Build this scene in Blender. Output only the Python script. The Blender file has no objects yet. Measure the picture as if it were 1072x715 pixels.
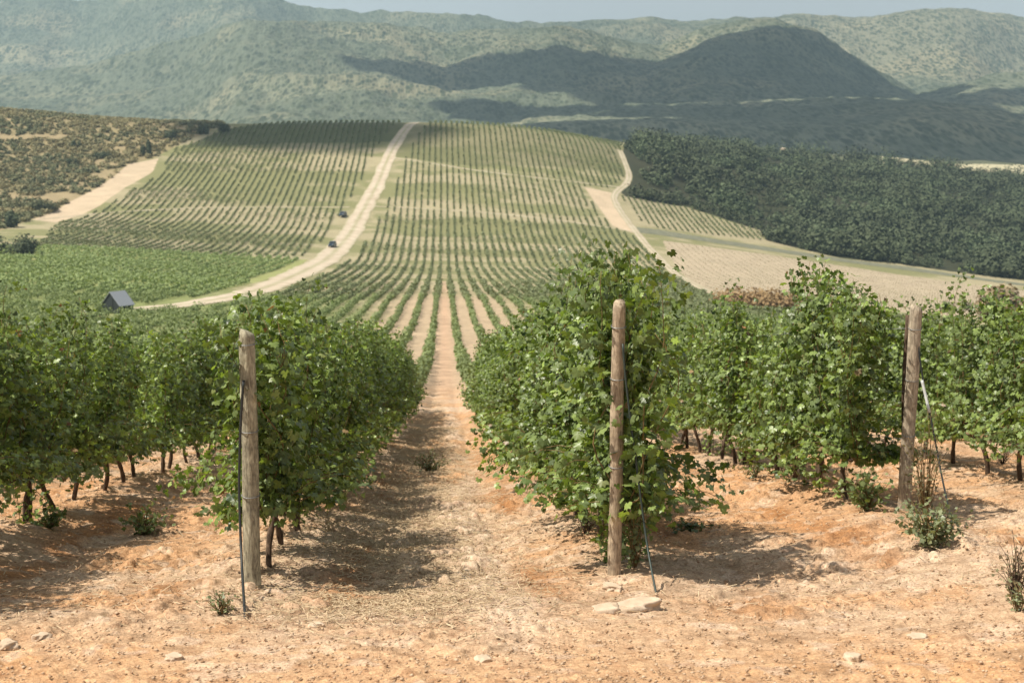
import bpy, bmesh, math, random
import numpy as np
from mathutils import Vector, Matrix
R = math.radians
rng = np.random.default_rng(7)
random.seed(7)
sc = bpy.context.scene
COL = sc.collection

# ------------------------------------------------------------------ camera
F = 50 / 36 * 1072           # focal length in photograph pixels
YAW, PITCH = R(2.72), R(7.18)
cam = bpy.data.cameras.new('camera'); cam_o = bpy.data.objects.new('camera', cam); COL.objects.link(cam_o)
cam.lens = 50; cam.sensor_width = 36; cam.clip_start = 0.1; cam.clip_end = 20000
cam_o.location = (0, 0, 0)
cam_o.rotation_euler = (R(90) - PITCH, 0, -YAW)
cam.dof.use_dof = True; cam.dof.focus_distance = 10.5; cam.dof.aperture_fstop = 3.8
sc.camera = cam_o

# ------------------------------------------------------------------ light
SUN_DIR = Vector((-1.0, -0.16, math.tan(R(57)) * 1.01)).normalized()   # towards the sun
SUN_EL = math.asin(SUN_DIR.z); SUN_AZ = math.atan2(SUN_DIR.x, SUN_DIR.y)
w = bpy.data.worlds.new('World'); sc.world = w; w.use_nodes = True
nt = w.node_tree; bg = nt.nodes['Background']
sky = nt.nodes.new('ShaderNodeTexSky'); sky.sky_type = 'NISHITA'; sky.sun_disc = False
sky.sun_elevation = SUN_EL; sky.sun_rotation = SUN_AZ
sky.air_density = 1.0; sky.dust_density = 1.6; sky.ozone_density = 1.0
hs = nt.nodes.new('ShaderNodeHueSaturation'); hs.inputs['Saturation'].default_value = .32; hs.inputs['Value'].default_value = 1.0
nt.links.new(sky.outputs[0], hs.inputs['Color']); nt.links.new(hs.outputs[0], bg.inputs[0]); bg.inputs[1].default_value = 0.10
sl = bpy.data.lights.new('sun', 'SUN'); sl.energy = 5.0; sl.angle = R(0.6); sl.color = (1.0, 0.93, 0.82)
so = bpy.data.objects.new('sun', sl); COL.objects.link(so)
so.rotation_euler = SUN_DIR.to_track_quat('Z', 'Y').to_euler()
sc.view_settings.view_transform = 'Standard'; sc.view_settings.look = 'None'
sc.view_settings.gamma = 1.0; sc.view_settings.use_curve_mapping = False
sc.view_settings.exposure = 0.46
sc.cycles.max_bounces = 6; sc.cycles.transparent_max_bounces = 4
sc.cycles.volume_bounces = 0

# ------------------------------------------------------------------ numpy noise
def _h(ix, iy, seed):
    n = (ix.astype(np.int64) * 374761393 + iy.astype(np.int64) * 668265263 + seed * 1442695041) & 0xffffffff
    n = ((n ^ (n >> 13)) * 1274126177) & 0xffffffff
    return ((n ^ (n >> 16)) & 0xffff) / 65535.0
def vnoise(x, y, seed=0):
    ix = np.floor(x); iy = np.floor(y); fx = x - ix; fy = y - iy
    fx = fx * fx * fx * (fx * (fx * 6 - 15) + 10); fy = fy * fy * fy * (fy * (fy * 6 - 15) + 10)
    a = _h(ix, iy, seed); b = _h(ix + 1, iy, seed); c = _h(ix, iy + 1, seed); d = _h(ix + 1, iy + 1, seed)
    return (a + (b - a) * fx) * (1 - fy) + (c + (d - c) * fx) * fy
def fbm(x, y, o=4, seed=0, g=0.5):
    s = 0; a = 1; t = 0
    for k in range(o):
        s = s + a * vnoise(x * 2 ** k + 17.3 * k, y * 2 ** k - 9.1 * k, seed + k); t += a; a *= g
    return s / t
def ridged(x, y, o=4, seed=0):
    s = 0; a = 1; t = 0
    for k in range(o):
        s = s + a * (1 - np.abs(2 * vnoise(x * 2 ** k + 5.1 * k, y * 2 ** k + 3.7 * k, seed + k) - 1)); t += a; a *= .5
    return s / t
def sstep(a, b, x):
    t = np.clip((x - a) / (b - a), 0, 1); return t * t * (3 - 2 * t)

# ------------------------------------------------------------------ terrain
cy, sy_ = math.cos(YAW), math.sin(YAW); cp, sp = math.cos(PITCH), math.sin(PITCH)
def ray(px, py):
    """photograph pixel -> (X/Y, Z/Y)"""
    px = np.asarray(px, float); py = np.asarray(py, float)
    u = (px - 536) / F; v = (357.5 - py) / F
    fwd = cp + v * sp; up = v * cp - sp
    X = u * cy + fwd * sy_; Y = fwd * cy - u * sy_
    return X / Y, up / Y
PXC = [-400, 0, 115, 250, 350, 480, 560, 660, 760, 900, 1072, 1500]
TAB = {
 80: [404,404,404,405,405,405,405,405,407,409,411,413],
 100:[386,385,385,387,388,389,389,390,393,397,402,406],
 150:[348,346,346,352,354,355,356,358,364,372,380,386],
 190:[324,324,326,333,336,337,338,342,350,360,368,374],
 220:[310,311,316,320,320,318,320,328,337,348,356,362],
 300:[286,286,288,298,302,303,306,312,320,328,336,342],
 380:[268,268,270,280,287,288,290,296,304,312,322,330],
 446:[248,248,252,264,274,279,280,283,290,302,314,324],
 520:[222,222,226,234,241,244,246,252,264,282,300,312],
 560:[198,198,202,208,212,215,217,228,248,268,288,300],
 600:[176,178,182,184,186,188,192,206,236,256,276,290],
 650:[142,146,152,156,156,155,159,180,216,240,264,280],
 690:[116,120,128,130,127,127,131,156,196,224,250,266],
 740:[112,112,126,131,130,130,134,150,178,206,234,252],
 850:[120,118,132,138,136,135,140,148,164,184,210,230],
 950:[130,128,140,146,145,144,150,154,161,171,192,212],
 1050:[140,140,148,152,152,152,156,158,163,171,187,204],
 1200:[150,150,152,156,156,156,158,160,162,165,178,190],
 1700:[166]*12}
GY = np.arange(-20, 1702, 2.0)
_tc = np.array([float(ray(p, 250)[0]) for p in PXC])
GT = np.arange(-0.62, 0.72, 0.01)
_rows_y = [-20, 40, 55]; _rows_z = [np.full(12, -1.5 - .1437 * y) for y in _rows_y]
for d, r in TAB.items():
    _rows_y.append(d); _rows_z.append(np.array([float(ray(p, q)[1]) * d for p, q in zip(PXC, r)]))
_rz = np.array(_rows_z)
_g1 = np.stack([np.interp(GY, _rows_y, _rz[:, k]) for k in range(12)], 1)
GZ = np.stack([np.interp(GT, _tc, _g1[j]) for j in range(len(GY))], 0)
def gsm(A, s, ax):
    n = int(3 * s); k = np.exp(-.5 * (np.arange(-n, n + 1) / s) ** 2); k /= k.sum()
    A = np.moveaxis(A, ax, 0); P = np.concatenate([2 * A[:1] - A[n:0:-1], A, 2 * A[-1:] - A[-2:-n - 2:-1]])
    o = sum(k[i] * P[i:i + len(A)] for i in range(2 * n + 1)); return np.moveaxis(o, 0, ax)
GZ = gsm(gsm(GZ, 6, 0), 3.0, 1)
def Hbase(X, Y):
    X = np.asarray(X, float); Y = np.asarray(Y, float)
    t = np.where(Y > 20, X / np.maximum(Y, 20), X / 20)
    j = np.clip((Y - GY[0]) / 2, 0, len(GY) - 1.001); i = np.clip((t - GT[0]) / .01, 0, len(GT) - 1.001)
    j0 = j.astype(int); i0 = i.astype(int); a = j - j0; b = i - i0
    z = (GZ[j0, i0] * (1 - b) + GZ[j0, i0 + 1] * b) * (1 - a) + (GZ[j0 + 1, i0] * (1 - b) + GZ[j0 + 1, i0 + 1] * b) * a
    near = 1 - sstep(35, 60, Y)
    z = z * (1 - near) + (-1.5 - .1437 * Y) * near
    return z + .10 * sstep(1.9, 3.6, X) * near
ROW0, SP = -1.32, 2.55
def H(X, Y):
    """ground height with the ridges under the vine rows and gentle unevenness"""
    X = np.asarray(X, float); Y = np.asarray(Y, float)
    z = Hbase(X, Y)
    near = 1 - sstep(60, 120, Y)
    z = z + 7 * sstep(.14, .22, X / np.maximum(Y, 1)) * sstep(520, 640, Y) * (ridged(X / 90 + Y / 200, Y / 130, 2, 66) - .6)
    ph = (X - ROW0) / SP; dr = np.abs(ph - np.round(ph)) * SP
    rowz = sstep(8.0, 10.5, Y + 1.2 * (vnoise(X * .7, Y * .7, 3) - .5)) * near
    z = z + .09 * np.exp(-(dr / .42) ** 2) * rowz
    z = z - .035 * np.exp(-((dr - .82) / .17) ** 2) * rowz
    z = z + (.16 * (fbm(X / 2.6, Y / 2.6, 3, 11) - .5)) * near
    return z
def G(px, py, ymax=1600, ymin=3.0):
    """point of the ground seen at a photograph pixel, as (X, Y)"""
    t, s = ray(px, py); t = float(t); s = float(s)
    ys = np.exp(np.linspace(math.log(ymin), math.log(ymax), 2500))
    d = s * ys - H(t * ys, ys)
    k = np.where(d < 0)[0]
    if len(k) == 0 or k[0] == 0 or (py < 400 and ys[k[0]] > 900 and ymax == 1600 and py > 118 and px < 700):
        j = int(np.argmin(np.abs(d / ys) + (ys < 100) + (ys > 760) * 9.)); return (t * ys[j], ys[j])
    k = k[0]; f = d[k - 1] / (d[k - 1] - d[k]); Y = ys[k - 1] + f * (ys[k] - ys[k - 1])
    return (t * Y, Y)
def inpoly(X, Y, P):
    ins = np.zeros(X.shape, bool); n = len(P); j = n - 1
    for i in range(n):
        xi, yi = P[i]; xj, yj = P[j]
        c = ((yi > Y) != (yj > Y)) & (X < (xj - xi) * (Y - yi) / (yj - yi + 1e-12) + xi)
        ins ^= c; j = i
    return ins
def W(pts): return [G(*p) for p in pts]
def lined(X, Y, L, w):
    """distance mask to polyline L (world), half width w"""
    best = np.full(X.shape, 1e9)
    for (x0, y0), (x1, y1) in zip(L[:-1], L[1:]):
        dx, dy = x1 - x0, y1 - y0; q = np.clip(((X - x0) * dx + (Y - y0) * dy) / (dx * dx + dy * dy + 1e-9), 0, 1)
        best = np.minimum(best, np.hypot(X - x0 - q * dx, Y - y0 - q * dy))
    return best
def densify(L, step):
    out = [L[0]]
    for a, b in zip(L[:-1], L[1:]):
        n = max(1, int(math.hypot(b[0] - a[0], b[1] - a[1]) / step))
        out += [(a[0] + (b[0] - a[0]) * k / n, a[1] + (b[1] - a[1]) * k / n) for k in range(1, n + 1)]
    A = np.array(out)
    for _ in range(6):
        A[1:-1] = (A[:-2] + 2 * A[1:-1] + A[2:]) / 4
    return A

# ------------------------------------------------------------------ helpers
def mesh_np(name, V, Fc, mat, parent=None, col=None, smooth=False, attr='Col'):
    V = np.asarray(V, np.float32); Fc = np.asarray(Fc, np.int32); k = Fc.shape[1]; n = len(Fc)
    me = bpy.data.meshes.new(name); me.vertices.add(len(V)); me.vertices.foreach_set('co', V.ravel())
    me.loops.add(n * k); me.loops.foreach_set('vertex_index', Fc.ravel())
    me.polygons.add(n); me.polygons.foreach_set('loop_start', np.arange(0, n * k, k, dtype=np.int32))
    me.polygons.foreach_set('loop_total', np.full(n, k, np.int32))
    if smooth: me.polygons.foreach_set('use_smooth', np.ones(n, bool))
    me.update(calc_edges=True)
    if col is not None:
        at = me.color_attributes.new(attr, 'FLOAT_COLOR', 'POINT')
        c = np.ones((len(V), 4), np.float32); c[:, :3] = col; at.data.foreach_set('color', c.ravel())
    me.materials.append(mat)
    o = bpy.data.objects.new(name, me); COL.objects.link(o)
    if parent: o.parent = parent
    return o
def bm_obj(name, bm, mat, parent=None, smooth=False):
    me = bpy.data.meshes.new(name); bm.to_mesh(me); bm.free()
    if smooth:
        for p in me.polygons: p.use_smooth = True
    me.materials.append(mat); o = bpy.data.objects.new(name, me); COL.objects.link(o)
    if parent: o.parent = parent
    return o
def tag(o, label=None, cat=None, group=None, kind=None):
    if label: o['label'] = label
    if cat: o['category'] = cat
    if group: o['group'] = group
    if kind: o['kind'] = kind
    return o
def empty(name, loc, rz=0):
    o = bpy.data.objects.new(name, None); COL.objects.link(o); o.location = loc; o.rotation_euler = (0, 0, rz)
    o.empty_display_size = .1; return o
def children(o): return [c for c in bpy.data.objects if c.parent == o]
def tube(pts, rad, seg=8, cap=True):
    """tapered tube through points -> verts, quads"""
    P = np.array(pts, float); n = len(P); rad = np.broadcast_to(np.asarray(rad, float), (n,))
    T = np.gradient(P, axis=0); T /= np.linalg.norm(T, axis=1)[:, None] + 1e-9
    V = []
    u = np.cross(T[0], [0.31, 0.9, 0.2]); u /= np.linalg.norm(u)
    for i in range(n):
        u = u - T[i] * (u @ T[i]); u /= np.linalg.norm(u) + 1e-9; v = np.cross(T[i], u)
        for k in range(seg):
            a = 2 * math.pi * k / seg; V.append(P[i] + rad[i] * (math.cos(a) * u + math.sin(a) * v))
    Q = [(i * seg + k, i * seg + (k + 1) % seg, (i + 1) * seg + (k + 1) % seg, (i + 1) * seg + k) for i in range(n - 1) for k in range(seg)]
    if cap:
        V += [P[0], P[-1]]; a, b = n * seg, n * seg + 1
        Q += [(a, (k + 1) % seg, k, k) for k in range(0)]
        for k in range(0, seg, 2):
            Q.append((a, (k + 2) % seg, (k + 1) % seg, k)); o = (n - 1) * seg
            Q.append((b, o + k, o + (k + 1) % seg, o + (k + 2) % seg))
    return np.array(V), np.array(Q)
def merge(parts):
    Vs, Qs, o = [], [], 0
    for V, Q in parts: Vs.append(V); Qs.append(Q + o); o += len(V)
    return np.concatenate(Vs), np.concatenate(Qs)

# ------------------------------------------------------------------ materials
def new_mat(name, rough=.8, spec=.3):
    m = bpy.data.materials.new(name); m.use_nodes = True; n = m.node_tree
    b = n.nodes['Principled BSDF']; b.inputs['Roughness'].default_value = rough; b.inputs['Specular IOR Level'].default_value = spec
    return m, n, b
def ramp(n, fac, stops):
    r = n.nodes.new('ShaderNodeValToRGB'); e = r.color_ramp.elements
    e[0].position, e[0].color = stops[0][0], (*stops[0][1], 1); e[1].position, e[1].color = stops[-1][0], (*stops[-1][1], 1)
    for p, c in stops[1:-1]:
        x = e.new(p); x.color = (*c, 1)
    n.links.new(fac, r.inputs[0]); return r.outputs[0]
def noise(n, scale, detail=4, rough=.55, dist=0, vec=None, dim=None):
    t = n.nodes.new('ShaderNodeTexNoise'); t.inputs['Scale'].default_value = scale; t.inputs['Detail'].default_value = detail
    t.inputs['Roughness'].default_value = rough; t.inputs['Distortion'].default_value = dist
    if vec is not None: n.links.new(vec, t.inputs['Vector'])
    return t.outputs['Fac']
def coords(n, kind='Object'):
    return n.nodes.new('ShaderNodeTexCoord').outputs[kind]
def mixc(n, a, b, fac, mode='MIX'):
    m = n.nodes.new('ShaderNodeMix'); m.data_type = 'RGBA'; m.blend_type = mode
    for s, i in ((a, 6), (b, 7)):
        if isinstance(s, tuple): m.inputs[i].default_value = (*s, 1)
        else: n.links.new(s, m.inputs[i])
    if isinstance(fac, (int, float)): m.inputs[0].default_value = fac
    else: n.links.new(fac, m.inputs[0])
    return m.outputs[2]
def bump(n, b, h, strength, dist):
    u = n.nodes.new('ShaderNodeBump'); u.inputs['Strength'].default_value = strength; u.inputs['Distance'].default_value = dist
    n.links.new(h, u.inputs['Height']); n.links.new(u.outputs[0], b.inputs['Normal'])
def attr(n, name='Col'):
    a = n.nodes.new('ShaderNodeVertexColor'); a.layer_name = name; return a.outputs[0]

# ground: soil colour in 'Col', grain from noise
m_soil, n, b = new_mat('soil', .95, .15)
P = coords(n)
g1 = noise(n, 9, 6, .65, .3, P); g2 = noise(n, 55, 5, .7, 0, P); g3 = noise(n, 1.3, 4, .6, 0, P)
c = mixc(n, attr(n), ramp(n, g1, [(.3, (.30, .27, .24)), (.5, (.5, .5, .5)), (.7, (.66, .65, .64))]), .85, 'OVERLAY')
c = mixc(n, c, ramp(n, g2, [(.35, (.28, .26, .24)), (.65, (.68, .68, .68))]), .8, 'OVERLAY')
n.links.new(c, b.inputs['Base Color'])
ma = n.nodes.new('ShaderNodeMath'); ma.operation = 'ADD'; n.links.new(g1, ma.inputs[0]); n.links.new(g2, ma.inputs[1])
bump(n, b, ma.outputs[0], .6, .035)

m_road, n, b = new_mat('pale_dirt', .95, .1)
P = coords(n)
g = noise(n, .25, 5, .6, .4, P); g2 = noise(n, 1.6, 5, .65, 0, P)
c = ramp(n, g, [(.3, (.40, .325, .235)), (.55, (.49, .41, .315)), (.75, (.55, .475, .38))])
c = mixc(n, c, ramp(n, g2, [(.3, (.4, .39, .37)), (.7, (.6, .6, .6))]), .6, 'OVERLAY'); c = mixc(n, c, attr(n), 1.0, 'MULTIPLY'); n.links.new(c, b.inputs['Base Color'])
bump(n, b, g2, .4, .1)
m_road2, n, b = new_mat('grey_gravel', .95, .1)
P = coords(n); g = noise(n, .5, 5, .6, .2, P)
n.links.new(ramp(n, g, [(.3, (.12, .125, .085)), (.7, (.21, .205, .14))]), b.inputs['Base Color'])

def leafmat(name, trans=.35, rough=.5, spec=.35, mul=(1, 1, 1)):
    m, n, b = new_mat(name, rough, spec)
    col = attr(n); geo = n.nodes.new('ShaderNodeNewGeometry')
    if mul != (1, 1, 1): col = mixc(n, col, mul, 1.0, 'MULTIPLY')
    under = mixc(n, col, (.28, .32, .17), .25)
    col = mixc(n, col, under, geo.outputs['Backfacing'])
    n.links.new(col, b.inputs['Base Color'])
    if trans:
        t = n.nodes.new('ShaderNodeBsdfTranslucent'); n.links.new(mixc(n, col, (1.0, 1.0, .45), 1.0, 'MULTIPLY'), t.inputs[0])
        br = n.nodes.new('ShaderNodeBrightContrast')
        mx = n.nodes.new('ShaderNodeMixShader'); mx.inputs[0].default_value = trans
        n.links.new(b.outputs[0], mx.inputs[1]); n.links.new(t.outputs[0], mx.inputs[2])
        n.nodes.remove(br)
        n.links.new(mx.outputs[0], n.nodes['Material Output'].inputs[0])
    return m
m_leaf = leafmat('vine_leaf', .34, .38, .4)
m_far = leafmat('vine_leaf_mass', .2, .7, .2)
m_bush = leafmat('bush_leaf', .12, .8, .15)
m_dry = leafmat('dry_plant', .15, .9, .1)

def barkmat(name, c0, c1, sc_, bd, stretch=(1, 1, .18)):
    m, n, b = new_mat(name, .95, .12)
    mp = n.nodes.new('ShaderNodeMapping'); mp.inputs['Scale'].default_value = stretch
    n.links.new(coords(n), mp.inputs[0])
    g = noise(n, sc_, 7, .7, .8, mp.outputs[0]); g2 = noise(n, 14, 4, .6, 0, coords(n))
    c = ramp(n, g, [(.32, c0), (.62, c1)]); c = mixc(n, c, ramp(n, g2, [(.35, (.32, .31, .30)), (.65, (.64, .63, .60))]), .8, 'OVERLAY')
    n.links.new(c, b.inputs['Base Color']); bump(n, b, g, .9, bd); return m
m_bark = barkmat('vine_bark', (.035, .024, .017), (.15, .105, .075), 60, .006)
m_cane = barkmat('cane_bark', (.10, .075, .035), (.22, .15, .07), 50, .002)
m_postA = barkmat('lichen_post_wood', (.10, .085, .06), (.44, .41, .30), 55, .008)
m_postB = barkmat('sawn_post_wood', (.17, .125, .085), (.47, .38, .275), 60, .004)
m_postC = barkmat('grey_post_wood', (.15, .125, .095), (.48, .41, .31), 55, .006)
def plain(name, c, rough=.6, metal=0, spec=.4):
    m, n, b = new_mat(name, rough, spec); b.inputs['Metallic'].default_value = metal
    g = noise(n, 12, 4, .6, 0, coords(n)); d = tuple(x * .7 for x in c)
    n.links.new(ramp(n, g, [(.3, d), (.65, c)]), b.inputs['Base Color']); return m
m_wire = plain('galvanised_wire', (.28, .28, .27), .5, .6)
m_hose = plain('black_hose', (.025, .027, .025), .5)
m_green = plain('dark_green_rod', (.035, .05, .04), .5)
m_white = plain('white_strip', (.6, .62, .6), .5)
m_hutwall = plain('dark_board', (.028, .036, .036), .8)
m_hutroof = plain('metal_sheet', (.42, .44, .46), .45, .3)
m_carb = plain('dark_blue_paint', (.02, .055, .10), .3)
m_glass = plain('vehicle_glass', (.02, .025, .03), .1)
m_tyre = plain('tyre_rubber', (.02, .02, .02), .9)
m_stone, n, b = new_mat('stone', .9, .2)
g = noise(n, 6, 6, .65, .2, coords(n)); n.links.new(ramp(n, g, [(.3, (.40, .29, .19)), (.65, (.62, .49, .36))]), b.inputs['Base Color'])
bump(n, b, g, .7, .02)

# ------------------------------------------------------------------ fields
road_px = [(437,124),(427,134),(414,149),(404,170),(398,188),(385,212),(372,234),(361,252),(343,270),(318,284),(290,297),(255,309),(215,317),(170,322),(128,326)]
ROAD = densify(W(road_px), 6)
ROADW = np.interp(np.linspace(0, 1, len(ROAD)), [0, .45, .7, 1], [6.0, 6.4, 4.6, 2.2])
TR = {}
def track(name, pts, w, mat, label=None): TR[name] = (densify(W(pts), 5), w, mat)
track('across_left', [(40,230),(100,223),(180,218.5),(270,217),(366,217)], .6, m_road)
track('across_right', [(388,216),(450,219),(520,224),(600,233),(664,243)], .6, m_road)
track('upper_right', [(409,165),(450,171),(500,180),(560,187),(620,194),(655,197)], .7, m_road)
track('wood_edge', [(649,158),(655,172),(661,186),(655,196),(643,200),(640,206),(650,222),(662,238),(672,250),(690,270),(708,287),(735,302),(752,310)], 1.5, m_road)
#track('upper_left', [(168,183),(240,181.5),(320,180),(396,178)], 1.0, m_road)
track('grey', [(668,241),(720,248),(800,260),(900,275),(1000,288),(1090,300)], 5.0, m_road2)
P_right = W([(-300,432),(-300,336),(90,332),(140,329),(215,325),(262,315),(300,302),(352,274),(372,254),(392,218),(405,190),(417,164),(438,130),(437,127),(560,131),(650,150),(650,160),(656,184),(640,197),(607,196),(640,238),(668,250),(690,274),(706,292),(720,296),(742,308),(770,318),(900,330),(1400,345),(1400,432)])
P_left = W([(232,138),(300,127),(428,127),(404,160),(388,190),(374,216),(348,250),(318,268),(130,266),(30,262),(60,234),(110,217),(168,182),(180,158)])
P_green = W([(-350,266),(322,272),(288,290),(205,311),(140,320),(100,330),(-350,334)])
P_rblock = W([(650,205),(720,217),(795,243),(800,252),(690,240),(668,230)])
P_young = W([(694,252),(800,266),(900,281),(1100,306),(1100,334),(900,324),(770,313),(742,303),(712,285)])
P_dirt = W([(612,196),(640,202),(668,246),(642,237)])
P_leftdirt = W([(166,166),(134,172),(100,198),(72,212),(34,230),(58,233),(105,215),(130,197),(160,180)])
P_topdark = W([(232,137),(300,126),(428,126),(414,149),(300,150),(190,155)])
P_topright = W([(437,126),(560,131),(650,150),(650,160),(656,184),(500,175),(412,164)])
P_wood = W([(651,160),(660,188),(648,200),(655,206),(720,217),(795,241),(803,252),(880,270),(960,279),(1085,294),(1500,350)]) 
yw = [p[1] for p in P_wood]
P_wood += [(900, 1000), (600, 1120), W([(915,171)])[0], (150, 1030), (97, 745)]
P_strip = [(300,975),(900,960),(900,1280),(395,1280)]
P_scrub = [(-700, 420), (-700, 950), (-140, 950)] + W([(232,132),(215,140),(190,150),(160,166),(134,172),(100,198),(72,212),(34,230),(0,242),(-60,246),(-350,262)])

def ground_colour(X, Y):
    n = X.shape; C = np.zeros(n + (3,))
    big = fbm(X / 3.1, Y / 3.1, 4, 21); med = fbm(X / .6, Y / .6, 4, 31); fine = fbm(X / .09, Y / .12, 3, 41)
    tan = np.array((.52, .375, .25)); org = np.array((.52, .31, .165)); straw = np.array((.44, .345, .22)); pale = np.array((.60, .47, .345)); dark = np.array((.28, .175, .105))
    f = (big + .5 * med + .2 * fine) / 1.7
    a = sstep(.42, .60, f)[..., None]; C = org * a + tan * (1 - a)
    # orange headland in the foreground
    hl = (1 - sstep(6.2, 8.6, Y + 1.5 * (med - .5)))[..., None]; C = C * (1 - .55 * hl) + np.array((.58, .33, .15)) * .55 * hl
    ph = (X - ROW0) / SP; dr = np.abs(ph - np.round(ph)) * SP
    # dug orange earth beside the vine ridges
    q = (np.exp(-((dr - .62) / .24) ** 2) * sstep(.46, .62, fbm(X / .9, Y / 1.6, 3, 51)) * (1 - sstep(16, 30, Y)) * sstep(7.6, 9, Y))[..., None]
    C = C * (1 - .8 * q) + np.array((.36, .165, .06)) * .8 * q
    # dry straw litter down the middle of the lane, worn pale wheel track
    l0 = np.exp(-((X + .35) / .5) ** 2) * sstep(8.5, 10.5, Y) * (1 - sstep(50, 80, Y)); q = (.8 * l0 * sstep(.3, .6, fbm(X / .25, Y / .6, 3, 61)))[..., None]
    C = C * (1 - .7 * q) + straw * .7 * q
    xt = .22 + .06 * np.sin(Y * .35) + .12 * sstep(14, 8, Y); q = ((np.exp(-((X - xt) / .2) ** 2) + .6 * np.exp(-((X + 1.0 - .1 * np.sin(Y * .3)) / .16) ** 2)) * sstep(6, 9, Y) * (1 - sstep(40, 70, Y)) * sstep(.3, .55, fbm(X / .5, Y / 1.2, 3, 71)))[..., None]
    q = np.clip(q * 1.35, 0, .9); C = C * (1 - .75 * q) + pale * .75 * q
    q = (sstep(.60, .70, fbm(X / .35, Y / .3, 3, 81)))[..., None]; C = C * (1 - .4 * q) + dark * .4 * q
    q = (sstep(.62, .72, fbm(X / .2, Y / .2, 3, 91)))[..., None]; C = C * (1 - .5 * q) + pale * .5 * q
    # ------- mid and far fields
    far = sstep(50, 85, Y + 8 * (med - .5))[..., None]
    rp = np.abs(ph - np.round(ph)) * 2
    cover = np.array((.17, .18, .07)); scrubg = np.array((.20, .165, .085)); soil = np.array((.34, .30, .185))
    nb = fbm(X / 40, Y / 14, 4, 101); ns = fbm(X / 4, Y / 4, 3, 102)
    Cf = soil * (.9 + .2 * ns[..., None]) * np.ones(n + (3,))
    g = (sstep(.40, .60, .75 * nb + .25 * fbm(X / 6, Y / 6, 3, 104)) * np.interp(Y, [90, 260], [.3, .8]))[..., None]
    ctr = ((1 - sstep(5, 16, np.abs(X - 1))) * (1 - sstep(230, 330, Y)))[..., None]; g = g * (1 - ctr); Cf = Cf * (1 - .8 * ctr) + np.array((.43, .325, .22)) * .8 * ctr
    lane = (np.exp(-(X / .8) ** 2) * (1 - sstep(300, 420, Y)))[..., None]; Cf = Cf * (1 - .6 * lane) + np.array((.48, .31, .205)) * .6 * lane
    Cf = Cf * (1 - g) + cover * g
    fine2 = fbm(X / .9, Y / 1.1, 3, 103)
    Cf = Cf * (1 + (.55 * (fine2 - .5) * (1 - sstep(250, 420, Y)))[..., None])
    def put(mask, c, k=1.0):
        nonlocal Cf
        m_ = (mask * k)[..., None] if np.ndim(mask) == len(n) else mask
        Cf = Cf * (1 - m_) + np.array(c) * (.85 + .3 * ns[..., None]) * m_
    put(inpoly(X, Y, P_green).astype(float), (.27, .29, .11), .9)
    lowc = (1 - sstep(235, 300, Y)) * sstep(6, 18, np.abs(X - 1)) * np.where(X > 0, sstep(.03, .09, X / np.maximum(Y, 1)), sstep(.03, .10, -X / np.maximum(Y, 1)))
    put(lowc, (.20, .235, .085), .8)
    put(inpoly(X, Y, P_topdark).astype(float), (.085, .10, .04), .85)
    put(inpoly(X, Y, P_topright).astype(float), (.13, .13, .06), .6)
    put(inpoly(X, Y, P_young).astype(float), (.40, .33, .235), .9)
    put(inpoly(X, Y, P_rblock).astype(float), (.34, .30, .19), .7)
    put((inpoly(X, Y, P_dirt) | inpoly(X, Y, P_leftdirt)).astype(float), (.50, .40, .28), .95)
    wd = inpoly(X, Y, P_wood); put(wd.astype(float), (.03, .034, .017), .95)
    scr = inpoly(X, Y, P_scrub)
    sc_ = fbm(X / 16, Y / 16, 4, 120); put(scr.astype(float), (.26, .215, .115), .95)
    put(scr * sstep(.55, .68, sc_), (.38, .29, .18), .35)
    beyond = sstep(745, 800, Y) * (~wd)
    put(beyond, (.10, .105, .055), 1.0)
    put(inpoly(X, Y, P_strip).astype(float) * sstep(.35, .5, fbm(X / 60, Y / 30, 3, 8)+.2), (.46, .42, .27), 1.0)
    C = C * (1 - far) + Cf * far
    return np.clip(C, .01, .9)

# ground sheet: fan grid, dense near the camera
ya = [-6.0]
while ya[-1] < 1690:
    y = ya[-1]; ya.append(y + (.12 if y < 4.5 else .022 if y < 12 else min(.0018 * y, .05 + .004 * y)))
YA = np.array(ya); 
tt = np.concatenate([np.linspace(-.62, -.34, 60, endpoint=False), np.linspace(-.34, .45, 820, endpoint=False), np.linspace(.45, .74, 60)])
nx, ny = len(tt), len(YA)
XX = tt[None, :] * (YA[:, None] + 3.0 + 3 * np.exp(-np.maximum(YA[:, None], 0) / 6) * 1) ; 
XX = np.where(YA[:, None] < -2, tt[None, :] * 7.0, XX); YY = np.broadcast_to(YA[:, None], XX.shape)
YY = np.ascontiguousarray(YY)
ZZ = H(XX, YY)
nearw = 1 - sstep(25, 70, YY)
cl = fbm(XX / .16, YY / .16, 3, 5); cl2 = ridged(XX / .5, YY / .5, 3, 6); cl3 = fbm(XX / .05, YY / .05, 2, 7)
rough = .55 + .9 * sstep(.4, .65, fbm(XX / 1.1, YY / 1.1, 3, 9))
smooth_f = .45 + .55 * sstep(6.5, 9.5, YY)
ZZ = ZZ + .8 * nearw * rough * smooth_f * (.05 * (cl - .5) + .02 * (cl2 - .6) + .035 * (cl3 - .5) + .022 * sstep(.64, .72, cl))
CC = ground_colour(XX, YY)
I = np.arange(nx * ny).reshape(ny, nx)
Q = np.stack([I[:-1, :-1], I[:-1, 1:], I[1:, 1:], I[1:, :-1]], -1).reshape(-1, 4)
gr = mesh_np('ground', np.stack([XX, YY, ZZ], -1).reshape(-1, 3), Q, m_soil, col=CC.reshape(-1, 3), smooth=True)
tag(gr, kind='structure')
del XX, YY, ZZ, CC, cl, cl2, cl3, rough, nearw

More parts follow.
